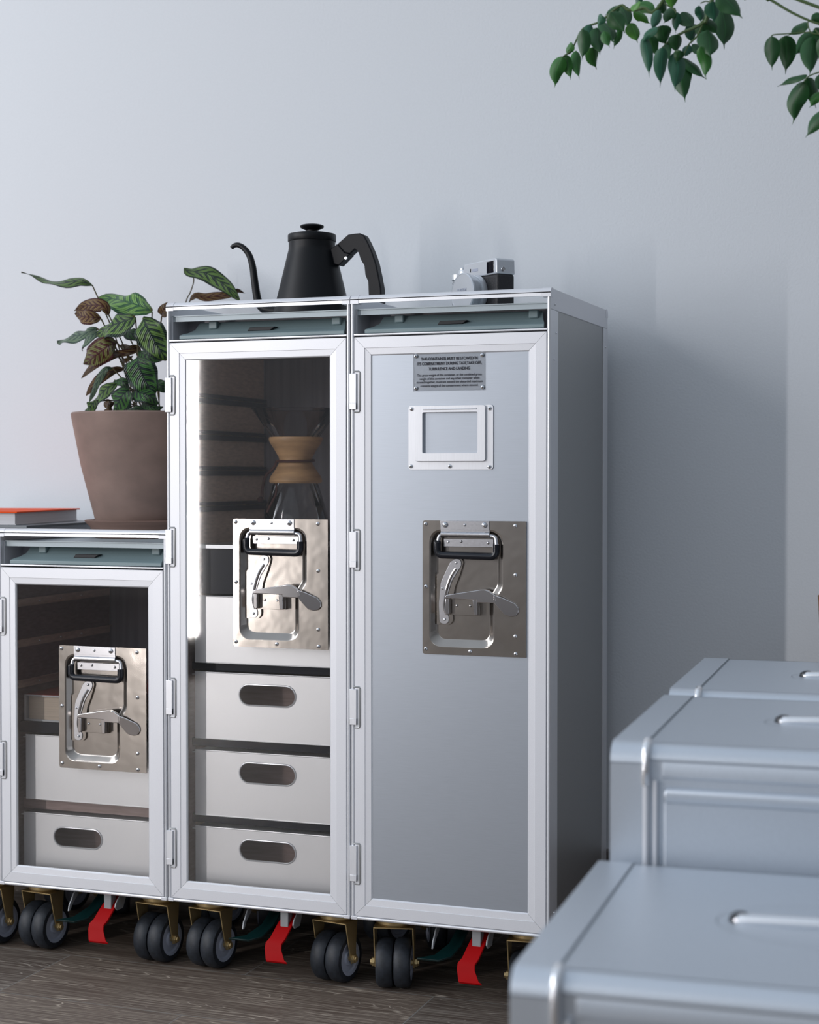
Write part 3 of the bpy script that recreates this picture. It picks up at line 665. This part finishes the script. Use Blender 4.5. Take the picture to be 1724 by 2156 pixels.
# ---------------------------------------------------------------- coffee maker, paper
t = shape('glass_coffee_maker', (-.4638, .165, .6586)); tag(t, 'hourglass glass coffee maker with wooden collar behind the clear door', 'coffee maker')
MB().lathe([(0, .0005), (.052, .0008), (.058, .004), (.059, .010), (.048, .055), (.037, .092), (.0225, .118), (.0205, .131), (.0225, .145), (.040, .172), (.0695, .2125), (.0705, .2135)], n=64).build('flask', GLASS, t)
MB().tube([(.0705*math.cos(a), .0705*math.sin(a), .2135) for a in [2*PI*k/48 for k in range(48)]], .0009, 6, closed=True).build('rim', GLASS, t)
MB().lathe([(.036, .0955), (.0405, .0960), (.0425, .0990), (.0405, .1060), (.0320, .1180), (.0270, .1270), (.0258, .1320), (.0270, .1370), (.0330, .1480), (.0410, .1600), (.0430, .1655), (.0420, .1690), (.036, .1695)], n=56).build('wooden_collar', WOOD, t)
mb = MB(); mb.tube([(.0292*math.cos(a), .0292*math.sin(a), .1315+.0012*math.sin(a)) for a in [2*PI*k/40 for k in range(40)]], .0021, 8, closed=True)
mb.tube(crv([(-.028, -.010, .131), (-.031, -.016, .120), (-.042, -.022, .108), (-.047, -.024, .088), (-.047, -.026, .074)], 5), .0024, 8)
mb.lathe([(0, -.0045), (.004, -.003), (.0055, 0), (.004, .003), (0, .0045)], (-.050, -.026, .070), 12)
mb.tube(crv([(-.020, -.030, .098), (-.016, -.040, .080), (-.022, -.050, .060), (-.026, -.052, .050)], 5), .0018, 8)
mb.build('leather_tie', LEATHER, t)
mb = MB(); mb.prism_x([(-.04, 0), (.04, 0), (.04, .078), (-.04, .064)], -.0015, .05)
o = mb.build('paper_filter_stack', PAPER, None, loc=(-.385, .240, .6586), rotz=-.15)
tag(o, 'folded white paper filters behind the glass coffee maker', 'paper filters')

# ---------------------------------------------------------------- books
def book(name, loc, rot, lx_, ly_, th, cover, pages, label, cat='book'):
    t = shape(name, loc, rot); tag(t, label, cat)
    mb = MB(); mb.box(0, lx_, 0, ly_, 0, .0028); mb.box(0, lx_, 0, ly_, th-.0028, th); mb.box(-.0015, .0015, 0, ly_, .0005, th-.0005)
    mb.build('cover', cover, t, bevel=.0006)
    MB().box(.0015, lx_-.004, .004, ly_-.004, .0028, th-.0028).build('page_block', pages, t)
    return t
bz = H1+.0006
b1 = shape('large_book', (-1.130, -.020, bz+.0042), math.radians(11.5)); tag(b1, 'thick orange-covered book lying at the left end of the half-height trolley', 'book')
mb = MB(); mb.box(0, .243, 0, .292, .0190, .0214); mb.build('front_cover', ORANGE, b1, bevel=.0006)
mb = MB(); mb.box(0, .240, .002, .290, 0, .0010); mb.build('back_cover', PAGE, b1)
MB().box(.002, .238, .004, .288, .0010, .0190).build('page_block', PAGE, b1)
t = book('magazine', (-1.11, .012, bz), math.radians(8), .245, .30, .0040, GREYB, PAGE, 'thin grey magazine under the thick orange book')
t.location = (-1.108, -.004, bz); t.rotation_euler = (0, 0, math.radians(4))
t = shape('red_book', (X1+.0190, .046, .3698), 0); tag(t, 'red-covered book with cream pages inside the half-height trolley', 'book')
mb = MB(); mb.box(0, .19, 0, .235, 0, .0030); mb.box(0, .19, 0, .235, .0400, .0428); mb.box(-.0015, .0012, 0, .235, .0005, .0423)
mb.build('board_covers', PAGE, t, bevel=.0006)
MB().box(.0006, .1894, .0006, .2344, .0428, .0433).build('red_cover_paper', REDC, t)
MB().box(.0060, .186, .004, .231, .0030, .0400).build('page_block', PAGEB, t)

# ---------------------------------------------------------------- potted prayer plant
pc = Vector((-.764, .205, H1-.0195))
t = shape('potted_prayer_plant', pc); tag(t, 'prayer plant with striped leaves in a brown clay pot on the half-height trolley', 'potted plant')
MB().lathe([(0, .0005), (.078, .0005), (.082, .004), (.0855, .018), (.0935, .026), (.0950, .029), (.0925, .0300), (.088, .029), (.084, .022), (0, .020)], n=72).build('saucer', CLAY2, t)
MB().lathe([(0, .0215), (.073, .0215), (.0765, .026), (.1005, .120), (.1150, .196), (.1165, .206), (.1150, .2085), (.1110, .2085), (.1095, .204), (.106, .190), (.070, .19)], n=72).build('pot', CLAY, t)
MB().lathe([(.1085, .1935), (.09, .196), (.05, .199), (0, .201)], n=40).build('soil', SOIL, t)

def leaf_mat(name, kind):
    m = mat(name, (.1, .2, .05), .38); T = m.node_tree; N = T.nodes; L = T.links; b = N['Principled BSDF']
    uv = N.new('ShaderNodeUVMap'); s = N.new('ShaderNodeSeparateXYZ'); L.new(uv.outputs[0], s.inputs[0])
    def M(op, a, b_=None, clamp=False):
        n = N.new('ShaderNodeMath'); n.operation = op; n.use_clamp = clamp
        for i, v in enumerate((a, b_)):
            if v is None: continue
            if isinstance(v, (int, float)): n.inputs[i].default_value = v
            else: L.new(v, n.inputs[i])
        return n.outputs[0]
    u = s.outputs[0]; v = M('ABSOLUTE', M('MULTIPLY', M('SUBTRACT', s.outputs[1], .5), 2))
    tcn = N.new('ShaderNodeTexCoord'); nz = N.new('ShaderNodeTexNoise'); nz.inputs['Scale'].default_value = 45; L.new(tcn.outputs['Object'], nz.inputs['Vector'])
    wob = M('MULTIPLY', M('SUBTRACT', nz.outputs[0], .5), .10)
    a = M('ADD', M('SUBTRACT', M('MULTIPLY', u, 7.0), M('MULTIPLY', v, 1.7)), M('MULTIPLY', wob, 6))
    blot = M('SINE', M('MULTIPLY', a, 2*PI))                                  # large alternating feather marks
    fine = M('SINE', M('MULTIPLY', a, 2*PI*5))
    blotm = M('MULTIPLY', M('GREATER_THAN', blot, .15), M('LESS_THAN', v, .62))
    fm = M('MULTIPLY', M('GREATER_THAN', fine, .55), .55)
    edge = M('GREATER_THAN', M('ADD', v, wob), .80)
    rib = M('LESS_THAN', v, .07)
    dark = M('MAXIMUM', M('MAXIMUM', blotm, fm), M('MAXIMUM', edge, rib), True)
    mx = N.new('ShaderNodeMix'); mx.data_type = 'RGBA'; L.new(dark, mx.inputs[0])
    cl = {'dark': ((.13, .24, .05), (.008, .028, .015)), 'bright': ((.20, .40, .08), (.025, .11, .035)), 'grey': ((.16, .24, .14), (.03, .07, .05)), 'under': ((.26, .17, .06), (.065, .012, .010)), 'underg': ((.18, .20, .06), (.07, .018, .02)), 'deep': ((.05, .16, .03), (.008, .022, .018))}[kind]
    mx.inputs[6].default_value = (*cl[0], 1); mx.inputs[7].default_value = (*cl[1], 1); L.new(mx.outputs[2], b.inputs['Base Color'])
    bp = N.new('ShaderNodeBump'); bp.inputs['Distance'].default_value = .0006; L.new(M('SINE', M('MULTIPLY', a, 2*PI*3)), bp.inputs['Height']); L.new(bp.outputs[0], b.inputs['Normal'])
    return m
LM = {k: leaf_mat('prayer_leaf_'+k, k) for k in ('dark', 'bright', 'grey', 'under', 'underg', 'deep')}

def leaf_mesh(path, hw, face, twist=0, wav=.17, cup=.18, n=16, m=8, shape_pow=.8, drip=0.0, thick=.0004):
    """blade along path (points), half width hw, face = direction its upper side looks to"""
    P0 = crv(path, 12); cum = [0.0]
    for i in range(1, len(P0)): cum.append(cum[-1]+(P0[i]-P0[i-1]).length)
    P = []
    for i in range(n+1):
        d_ = cum[-1]*i/n; k = 0
        while k < len(cum)-2 and cum[k+1] < d_: k += 1
        P.append(P0[k].lerp(P0[k+1], (d_-cum[k])/max(1e-9, cum[k+1]-cum[k])))
    mb = MB(); top = []; uv = []; ph = random.uniform(0, 6)
    for i, p in enumerate(P):
        tt = i/n; tg = (P[min(i+1, n)]-P[max(i-1, 0)]).normalized()
        fc = Vector(face); fc = (fc-tg*fc.dot(tg)).normalized(); sd = tg.cross(fc)
        a = twist*(tt-.3); fc2 = fc*math.cos(a)+sd*math.sin(a); sd2 = sd*math.cos(a)-fc*math.sin(a)
        if drip:
            xx = min(1, tt/.88); wv = 2.43*xx**.5*(1-xx)**.85
            wv = max(wv, .11*min(1, max(0, 1.0-tt)/.22)**.8, .01)
        else: wv = max(.02, math.sin(PI*tt**shape_pow))**.62
        for j in range(m+1):
            s = (j/m-.5)*2; off = hw*wv
            q = p+sd2*(s*off)+fc2*(-cup*off*s*s+wav*hw*abs(s)*math.sin(ph+tt*13+(1.6 if s > 0 else 0)))
            top.append(q); uv.append((tt, j/m))
    k = m+1; fs = [(i*k+j, i*k+j+1, (i+1)*k+j+1, (i+1)*k+j) for i in range(n) for j in range(m)]
    # lower side, slightly apart
    bot = []
    for i in range(n+1):
        tg = (P[min(i+1, n)]-P[max(i-1, 0)]).normalized(); fc = Vector(face); fc = (fc-tg*fc.dot(tg)).normalized()
        for j in range(m+1): bot.append(top[i*k+j]-fc*thick)
    return top, bot, fs, uv
def orient(top, fs, face):
    f = fs[len(fs)//2]; a, b, c = top[f[0]], top[f[1]], top[f[2]]
    return (b-a).cross(c-a).dot(Vector(face)) > 0
def make_leaf(name, parent, path, hw, face, mt, mu, **k):
    top, bot, fs, uv = leaf_mesh(path, hw, face, **k)
    mb = MB(); ok = orient(top, fs, face)
    mb.add(top, fs if ok else [f[::-1] for f in fs], True); mb.mi = 1
    mb.add(bot, [f[::-1] for f in fs] if ok else fs, True); mb.uv = uv+uv
    return mb.build(name, [mt, mu], parent)
VIEW = Vector((.40, -.90, .05))
def zp(a, b, y): return at(20+a/5.07, 540+b/5.07, y)-pc
S5 = 1/5.07*2.55/FPX*1.32
leaves = [ # path in enlarged-view units, half width, depth, upper-side colour, under colour, face direction, twist
 ([(885, 310), (760, 262), (600, 275), (430, 262), (290, 215), (125, 170)], 62, .20, 'dark', 'underg', (.35, -.75, .6), 1.3),
 ([(1522, 590), (1400, 530), (1240, 480), (1080, 450), (925, 470)], 135, .22, 'bright', 'under', (.2, -.75, .6), .15),
 ([(1060, 625), (1000, 530), (880, 520), (780, 535), (690, 575)], 62, .17, 'under', 'dark', (.4, -.9, -.2), .7),
 ([(975, 660), (880, 650), (780, 640), (705, 600)], 68, .16, 'under', 'dark', (.4, -.9, -.1), -.3),
 ([(1345, 650), (1200, 700), (1060, 750), (935, 840)], 120, .15, 'dark', 'under', (.2, -.85, .5), .2),
 ([(1425, 655), (1480, 780), (1560, 930), (1680, 1110)], 135, .14, 'dark', 'under', (.3, -.95, .2), -.15),
 ([(935, 765), (800, 820), (650, 860), (508, 915)], 80, .19, 'grey', 'under', (.1, -.7, .7), .2),
 ([(960, 800), (860, 850), (800, 910), (772, 1005)], 62, .17, 'grey', 'under', (.1, -.8, .6), .3),
 ([(1150, 920), (1050, 960), (930, 1050), (795, 1155)], 110, .16, 'underg', 'dark', (.4, -.9, -.2), .2),
 ([(1385, 1000), (1230, 1040), (1080, 1060), (900, 1170), (768, 1300)], 45, .18, 'under', 'dark', (.3, -.7, -.6), .8),
 ([(1370, 1060), (1380, 1170), (1440, 1320), (1550, 1480)], 140, .12, 'deep', 'under', (.3, -.95, .15), .1),
 ([(1230, 1200), (1100, 1230), (950, 1320), (815, 1485)], 45, .19, 'under', 'dark', (.3, -.7, -.5), .7),
 ([(1100, 1190), (1020, 1210), (920, 1380), (850, 1560)], 34, .17, 'grey', 'under', (.4, -.8, .3), .6),
 ([(1150, 1360), (1050, 1400), (950, 1500), (860, 1620)], 68, .14, 'dark', 'under', (.3, -.8, .5), .3),
 ([(920, 1540), (880, 1580), (840, 1640), (790, 1700)], 52, .13, 'dark', 'under', (.3, -.9, .2), .4),
 ([(1280, 1420), (1200, 1490), (1150, 1580), (1130, 1680)], 105, .11, 'deep', 'under', (.3, -.9, .4), .1),
 ([(1320, 1440), (1420, 1460), (1510, 1500), (1600, 1570)], 85, .12, 'deep', 'under', (.2, -.8, .6), .3),
 ([(1120, 1320), (1200, 1330), (1260, 1380), (1300, 1430)], 48, .15, 'deep', 'under', (.2, -.8, .6), .3),
 ([(1240, 780), (1300, 820), (1380, 850), (1450, 880)], 65, .20, 'deep', 'under', (.2, -.8, .6), .3),
 ([(1380, 1020), (1460, 1050), (1560, 1080), (1660, 1090)], 58, .17, 'deep', 'under', (.2, -.8, .6), .3),
 ([(1180, 950), (1280, 990), (1360, 980), (1400, 1070)], 34, .20, 'under', 'dark', (.3, -.9, -.2), .3),
 ([(1250, 1620), (1350, 1630), (1500, 1640), (1640, 1600)], 42, .15, 'deep', 'under', (.2, -.8, .6), .3),
 ([(1100, 1650), (1060, 1655), (1010, 1640)], 32, .14, 'under', 'dark', (.3, -.9, -.2), .3),
 ([(1625, 640), (1635, 590), (1680, 490)], 48, .14, 'under', 'dark', (.3, -.9, -.1), .2),
 ([(1010, 1560), (1060, 1580), (1120, 1560)], 45, .18, 'under', 'dark', (.3, -.9, -.1), .2),
 ([(1560, 1340), (1610, 1380), (1660, 1450)], 60, .18, 'deep', 'under', (.3, -.9, .2), .2),
 ([(1180, 1120), (1240, 1110), (1320, 1060)], 22, .19, 'under', 'dark', (.3, -.9, -.2), .2),
 ([(1420, 1560), (1500, 1600), (1600, 1630)], 50, .13, 'deep', 'under', (.3, -.8, .5), .2),
]
def stemline(pts, r=.0011): return MB().tube(crv(pts, 6), r, 6)
base_r = random.Random(3)
for path, hw, y, mt, mu, face, tw in leaves:
    P = []
    for i, (a, b) in enumerate(path): P.append(zp(a, b, y-.012*math.sin(i*1.3)))
    lf = make_leaf('leaf', t, P, hw*S5, face, LM[mt], LM[mu], twist=tw)
    b0 = Vector((base_r.uniform(-.02, .035), base_r.uniform(-.02, .03), .198)); p0 = P[0]
    mid = b0.lerp(p0, .55)+Vector((.004, 0, .012))
    stemline([b0, mid, p0], .0012).build('stem', STEMP, t)
def zq(a, b, y): return at(340+a/7.836, 520+b/7.836, y)-pc
S7 = 1/7.836*2.7/FPX
P = [zq(a, b, .31) for a, b in ((370, 350), (450, 400), (600, 410), (780, 450), (950, 560), (1110, 690), (1285, 875))]
make_leaf('leaf', t, P, 150*S7, (.3, -.85, .35), LM['dark'], LM['under'], twist=.5, n=24)
P2 = [zq(a, b, .33) for a, b in ((468, 890), (560, 800), (720, 830), (900, 810), (1120, 790), (1250, 720), (1375, 760))]
make_leaf('leaf', t, P2, 75*S7, (.3, -.9, -.1), LM['under'], LM['dark'], twist=.8, n=24)
for st in ([(530, 500), (525, 600), (470, 760), (400, 915)],):
    q = [zq(a, b, .31) for a, b in st]; q += [Vector((.02, .09, .34)), Vector((.02, .04, .198))]
    stemline(q, .0011).build('stem', STEMP, t)
stemline([P2[0], P2[0]+Vector((-.02, -.03, -.08)), Vector((.03, .05, .198))], .0011).build('stem', STEMP, t)

# ---------------------------------------------------------------- foreground containers
def container(x, y, z1, rot, label, H0=0.0, DD=.350, WW=.42):
    t = shape('aluminium_container', (x, y, 0), rot); tag(t, label, 'container', 'aluminium containers in the right foreground')
    zb = .012; r = .014
    n = 6
    MB().box(.006, WW-.006, .0045, DD-.0045, zb, z1-.0130).build('carcass', ALU2, t)
    sec = [(.004, z1-.030), (.004, z1-r)]+[(.004+r-r*math.cos(a), z1-.0012-r+r*math.sin(a)) for a in [PI/2*i/n for i in range(n+1)]]+[(.0165, z1-.0012), (.0165, z1-.030)]
    MB().prism_x(sec, .006, WW-.006).build('front_edge', ALU2, t)
    MB().prism_x([(DD-a, b) for a, b in sec], .006, WW-.006).build('back_edge', ALU2, t)
    el = [(WW/2+.090*math.cos(2*PI*k/64), DD/2+.058*math.sin(2*PI*k/64)) for k in range(64)]
    mb = MB(); mb.holed(rect(.030, WW-.030, .0160, DD-.0160), [el], -.0022, -.0012); mb.v = [(x_, z_, z1+y_) for x_, y_, z_ in mb.v]
    mb.build('top_panel', ALU2, t)
    for s in (0, 1):
        x0, x1 = (0, .0300) if s == 0 else (WW-.0300, WW)
        sc = [(.0, zb), (.0, z1-r*1.2)]+[(r*1.3-r*1.3*math.cos(a), z1-r*1.3+r*1.3*math.sin(a)) for a in [PI/2*i/n for i in range(n+1)]]
        sc += [(DD-a, b) for a, b in reversed(sc)]
        MB().prism_x(sc, x0, x1).build('side_frame', ALU2, t, bevel=.0065, segs=4)
        xs = .0315 if s == 0 else WW-.0315
        MB().tube([(xs, .001, zb+.02), (xs, .001, z1-.03)], .0028, 10).tube([(xs+(.0085 if s == 0 else -.0085), .001, zb+.02), (xs+(.0085 if s == 0 else -.0085), .001, z1-.032)], .0022, 10).build('door_post', ALUP, t)
        mb = MB(); pts = [(xs, -.0004, z1-.036), (xs, -.0012, z1-.024), (xs, .0010, z1-.010), (xs, .0060, z1-.0025), (xs, .014, z1+.0002)]
        mb.tube(crv(pts, 4), .0038, 10); mb.build('corner_joint', BRJ, t)
    # seam lines
    for xs in (.0306, WW-.0310): MB().box(xs, xs+.0010, .012, DD-.012, z1-.0014, z1-.0007).build('lid_seam', GREYB, t)
    # front header and the ledge below it
    MB().prism_x([(.0050, z1-.014), (.0034, z1-.018), (.0028, z1-.029), (.0050, z1-.031)], .0455, WW-.0455).build('front_header', ALU2, t, bevel=.002, segs=3)
    MB().prism_x([(.0050, z1-.037), (-.0005, z1-.0395), (-.0018, z1-.044), (-.0002, z1-.052), (.0050, z1-.052)], .0475, WW-.0475).build('front_ledge', ALU2, t, bevel=.002, segs=3)
    MB().box(.0475, WW-.0475, .0005, .006, zb+.02, z1-.048).build('front_panel', ALU2, t, bevel=.001)
    # dished handle well and bar handle
    cxh, cyh = WW/2, DD/2
    mb = MB(); mb.lathe([(.0905, .0), (.084, -.0022), (.070, -.0065), (.045, -.0085), (0, -.009)], (0, 0, z1-.0012), 64)
    o = mb.build('handle_well', ALU2, t); o.location = (cxh, cyh, 0); o.scale = (1, .645, 1)
    mb = MB(); yb = cyh-.004
    mb.tube(crv([(cxh-.071, yb+.001, z1-.001), (cxh-.067, yb, z1+.0006), (cxh, yb, z1+.0018), (cxh+.067, yb, z1+.0006), (cxh+.071, yb+.001, z1-.001)], 5), .0047, 14)
    mb.build('bar_handle', CHROME2, t)
    for s in (-1, 1):
        MB().lathe([(0, -.0090), (.0060, -.0075), (.0088, -.0030), (.0092, 0), (.0080, .0038), (.0040, .0062), (0, .0068)], (cxh+s*.0725, cyh+.001, z1-.0010), 24).build('handle_slot_shade', BLKP, t)  # black ball in place of the shadowed slot at each bar end
    for a in (.02, WW-.05):
        for b in (.02, DD-.05): MB().box(a, a+.03, b, b+.03, 0, zb+.001).build('foot', RUBBER, t)
    return t
ALU2 = grain(mat('container_aluminium', (.60, .645, .70), .42, .75), (500, 500, 500), .03)
BRJ = mat('bright_corner_joint', (.85, .86, .88), .2, .9)
CHROME2 = mat('satin_chrome_bar', (.85, .86, .88), .18, .9)
rt = math.radians(3.3)
container(.2945, -1.1762, .430, rt, 'nearest aluminium container with bar handle, blurred at the bottom right')
container(.2795, -.8180, .530, rt, 'middle aluminium container, taller, right behind the nearest one', DD=.352)
container(.2590, -.4560, .532, rt, 'farthest aluminium container of the three, next to the wicker planter', DD=.350)

# ---------------------------------------------------------------- tree in a tall woven planter at the right edge
t = shape('indoor_tree', (.530, .140, 0)); tag(t, 'leafy green indoor tree arching in from the top right, in a brown woven planter', 'tree')
o = MB(); o.lathe([(0, .0), (.135, .0), (.150, .02), (.165, .30), (.176, .590), (.177, .598), (.168, .598), (.160, .56), (0, .56)], n=48); o.build('woven_planter', WICK, t)
tree_o = Vector((.530, .140, 0))
def zt_(a, b, y): return at(1130+a/2.902, b/2.902, y)-tree_o
crown = at(1610, -430, -.20)-tree_o
MB().tube(crv([(0, 0, .55), (.03, -.02, .9), (.04, -.08, 1.3), (.03, -.18, 1.6), tuple(crown)], 6), [.016]*6+[.014]*6+[.012]*6+[.010]*7, 10).build('trunk', BARK, t)
def TL(kind, cols):
    m = mat('tree_leaf_'+kind, cols[0], .42); T = m.node_tree; N = T.nodes; L = T.links; b = N['Principled BSDF']
    uv = N.new('ShaderNodeUVMap'); s = N.new('ShaderNodeSeparateXYZ'); L.new(uv.outputs[0], s.inputs[0])
    a = N.new('ShaderNodeMath'); a.operation = 'SUBTRACT'; a.inputs[1].default_value = .5; L.new(s.outputs[1], a.inputs[0])
    c = N.new('ShaderNodeMath'); c.operation = 'ABSOLUTE'; L.new(a.outputs[0], c.inputs[0])
    r = N.new('ShaderNodeValToRGB'); r.color_ramp.elements[0].position = .01; r.color_ramp.elements[1].position = .035
    r.color_ramp.elements[0].color = (*[x*1.7 for x in cols[0]], 1); r.color_ramp.elements[1].color = (*cols[0], 1)
    e = r.color_ramp.elements.new(.5); e.color = (*cols[1], 1)
    L.new(c.outputs[0], r.inputs[0]); L.new(r.outputs[0], b.inputs['Base Color']); return m
TM = [TL('deep', ((.008, .060, .012), (.012, .085, .018))), TL('mid', ((.020, .11, .016), (.028, .15, .022))), TL('fresh', ((.05, .19, .020), (.07, .24, .03))), TL('cool', ((.020, .10, .055), (.028, .12, .065)))]
tl = [(155,345,105,540,45,1),(175,335,205,490,33,1),(240,310,262,485,33,1),(280,180,275,370,40,0),(215,265,180,345,28,1),(340,290,365,425,42,1),(370,170,385,335,47,0),(390,130,480,265,47,0),(450,75,540,205,50,0),(510,35,560,175,42,0),(500,35,415,95,30,0),(330,150,290,260,32,3),(410,190,445,290,30,1),(400,95,370,160,30,3),(575,140,617,262,46,2),(515,170,470,300,22,1),(590,70,700,145,38,2),(575,40,640,15,30,2),(620,25,730,85,38,1),(625,-30,615,55,22,3),(745,60,700,185,30,3),(760,15,795,95,36,0),(812,-25,832,52,38,2),(845,50,770,145,36,0),(858,75,848,205,26,3),(885,75,968,168,52,0),(990,35,1005,140,32,3),(1075,10,1085,140,46,3),(1110,-40,1258,112,62,0),(1130,60,1145,300,66,0),(1060,50,1010,130,36,0),(765,155,790,280,54,0),(735,165,640,260,28,3),(655,225,687,475,34,3),(690,220,735,350,38,0),(770,290,752,535,42,3),(790,270,805,370,27,0),(855,210,855,330,44,0),(850,315,845,560,52,3),(880,310,850,385,30,0),(885,360,907,628,60,0),(895,355,1035,482,42,0),(935,275,905,350,28,3),(965,150,945,270,42,3),(950,270,1055,365,38,0),(1000,285,1037,488,38,1),(1050,185,1062,355,64,0),(1020,130,1110,210,42,0),(1000,150,1030,230,40,0),(700,150,760,60,26,3),(840,240,780,330,24,0),
 (1432,222,1438,432,46,0),(1520,218,1520,455,54,0),(1655,138,1532,216,36,0),(1685,195,1572,342,42,0),(1692,222,1664,465,56,0),(1740,95,1665,130,32,0),(1650,458,1468,528,26,0),(1628,500,1560,762,56,0),(1650,478,1706,662,50,0),(1745,560,1662,658,32,1),(1775,680,1640,842,50,0),(1745,225,1745,430,42,0),(1700,170,1760,260,40,0),(1735,450,1724,560,34,0)]
SL = 1/2.902*2.12/FPX
tr = random.Random(11)
allv = []; allf = []; mi = []; uvs = []
mb = MB(); mb.uv = []
for a, b, c_, d_, w_, k in tl:
    y = -.22+tr.uniform(-.05, .05)
    p0 = zt_(a, b, y); p1 = zt_(c_, d_, y+tr.uniform(-.015, .015))
    dirn = (p1-p0); side = dirn.cross(VIEW).normalized()
    mid = p0.lerp(p1, .5)+side*tr.uniform(-.06, .06)*dirn.length-VIEW*.0+Vector((0, 0, .05*dirn.length))
    tip = p0.lerp(p1, .82)+side*tr.uniform(-.02, .02)*dirn.length
    face = Vector((.35+tr.uniform(-.45, .3), -.85, .30+tr.uniform(-.3, .4)))
    top, bot, fs, uv = leaf_mesh([p0, mid, tip, p1], w_*SL*1.02, face, twist=tr.uniform(-.5, .5), wav=.04, cup=.42, n=20, m=6, drip=1.0)
    ok = orient(top, fs, face); mb.mi = k
    mb.add(top, fs if ok else [f[::-1] for f in fs], True); mb.add(bot, [f[::-1] for f in fs] if ok else fs, True); mb.uv += uv+uv
mb.build('foliage', TM, t)
def branch(pts, r0, r1, y=-.22, pre=None):
    P = ([Vector(p) for p in pre] if pre else [])+[zt_(a, b, y) for a, b in pts]; P = crv(P, 5); n = len(P)
    MB().tube(P, [r0+(r1-r0)*i/(n-1) for i in range(n)], 8).build('branch', STEMG, t)
cz = tuple(crown)
branch([(1070, 0), (1020, 130), (960, 170), (900, 195), (830, 235), (770, 290), (740, 330)], .0030, .0009, pre=[cz])
branch([(800, -40), (650, 48), (560, 60), (510, 35), (390, 130), (280, 178), (215, 300), (160, 345)], .0026, .0007, pre=[cz])
branch([(1020, 130), (980, 220), (930, 270), (895, 345)], .0014, .0008)
branch([(850, 80), (840, 60), (770, 10), (760, -40)], .0008, .0010)
branch([(1000, 20), (1030, 8), (1052, 12)], .0007, .0008)
branch([(1250, -110), (1345, -48), (1430, 0), (1550, 72), (1670, 128), (1770, 160)], .0020, .0013, pre=[cz])
branch([(1380, -100), (1480, -52), (1590, -5), (1724, 45), (1800, 70)], .0024, .0018, pre=[cz])
branch([(1670, 128), (1655, 140), (1668, 190), (1690, 205), (1760, 210)], .0008, .0007)
branch([(1432, 222), (1450, 212), (1530, 206), (1600, 200), (1680, 195)], .0008, .0007)
branch([(1800, 430), (1724, 442), (1662, 466), (1630, 500)], .0010, .0008)
branch([(1700, 180), (1800, 300), (1800, 430)], .0010, .0010)
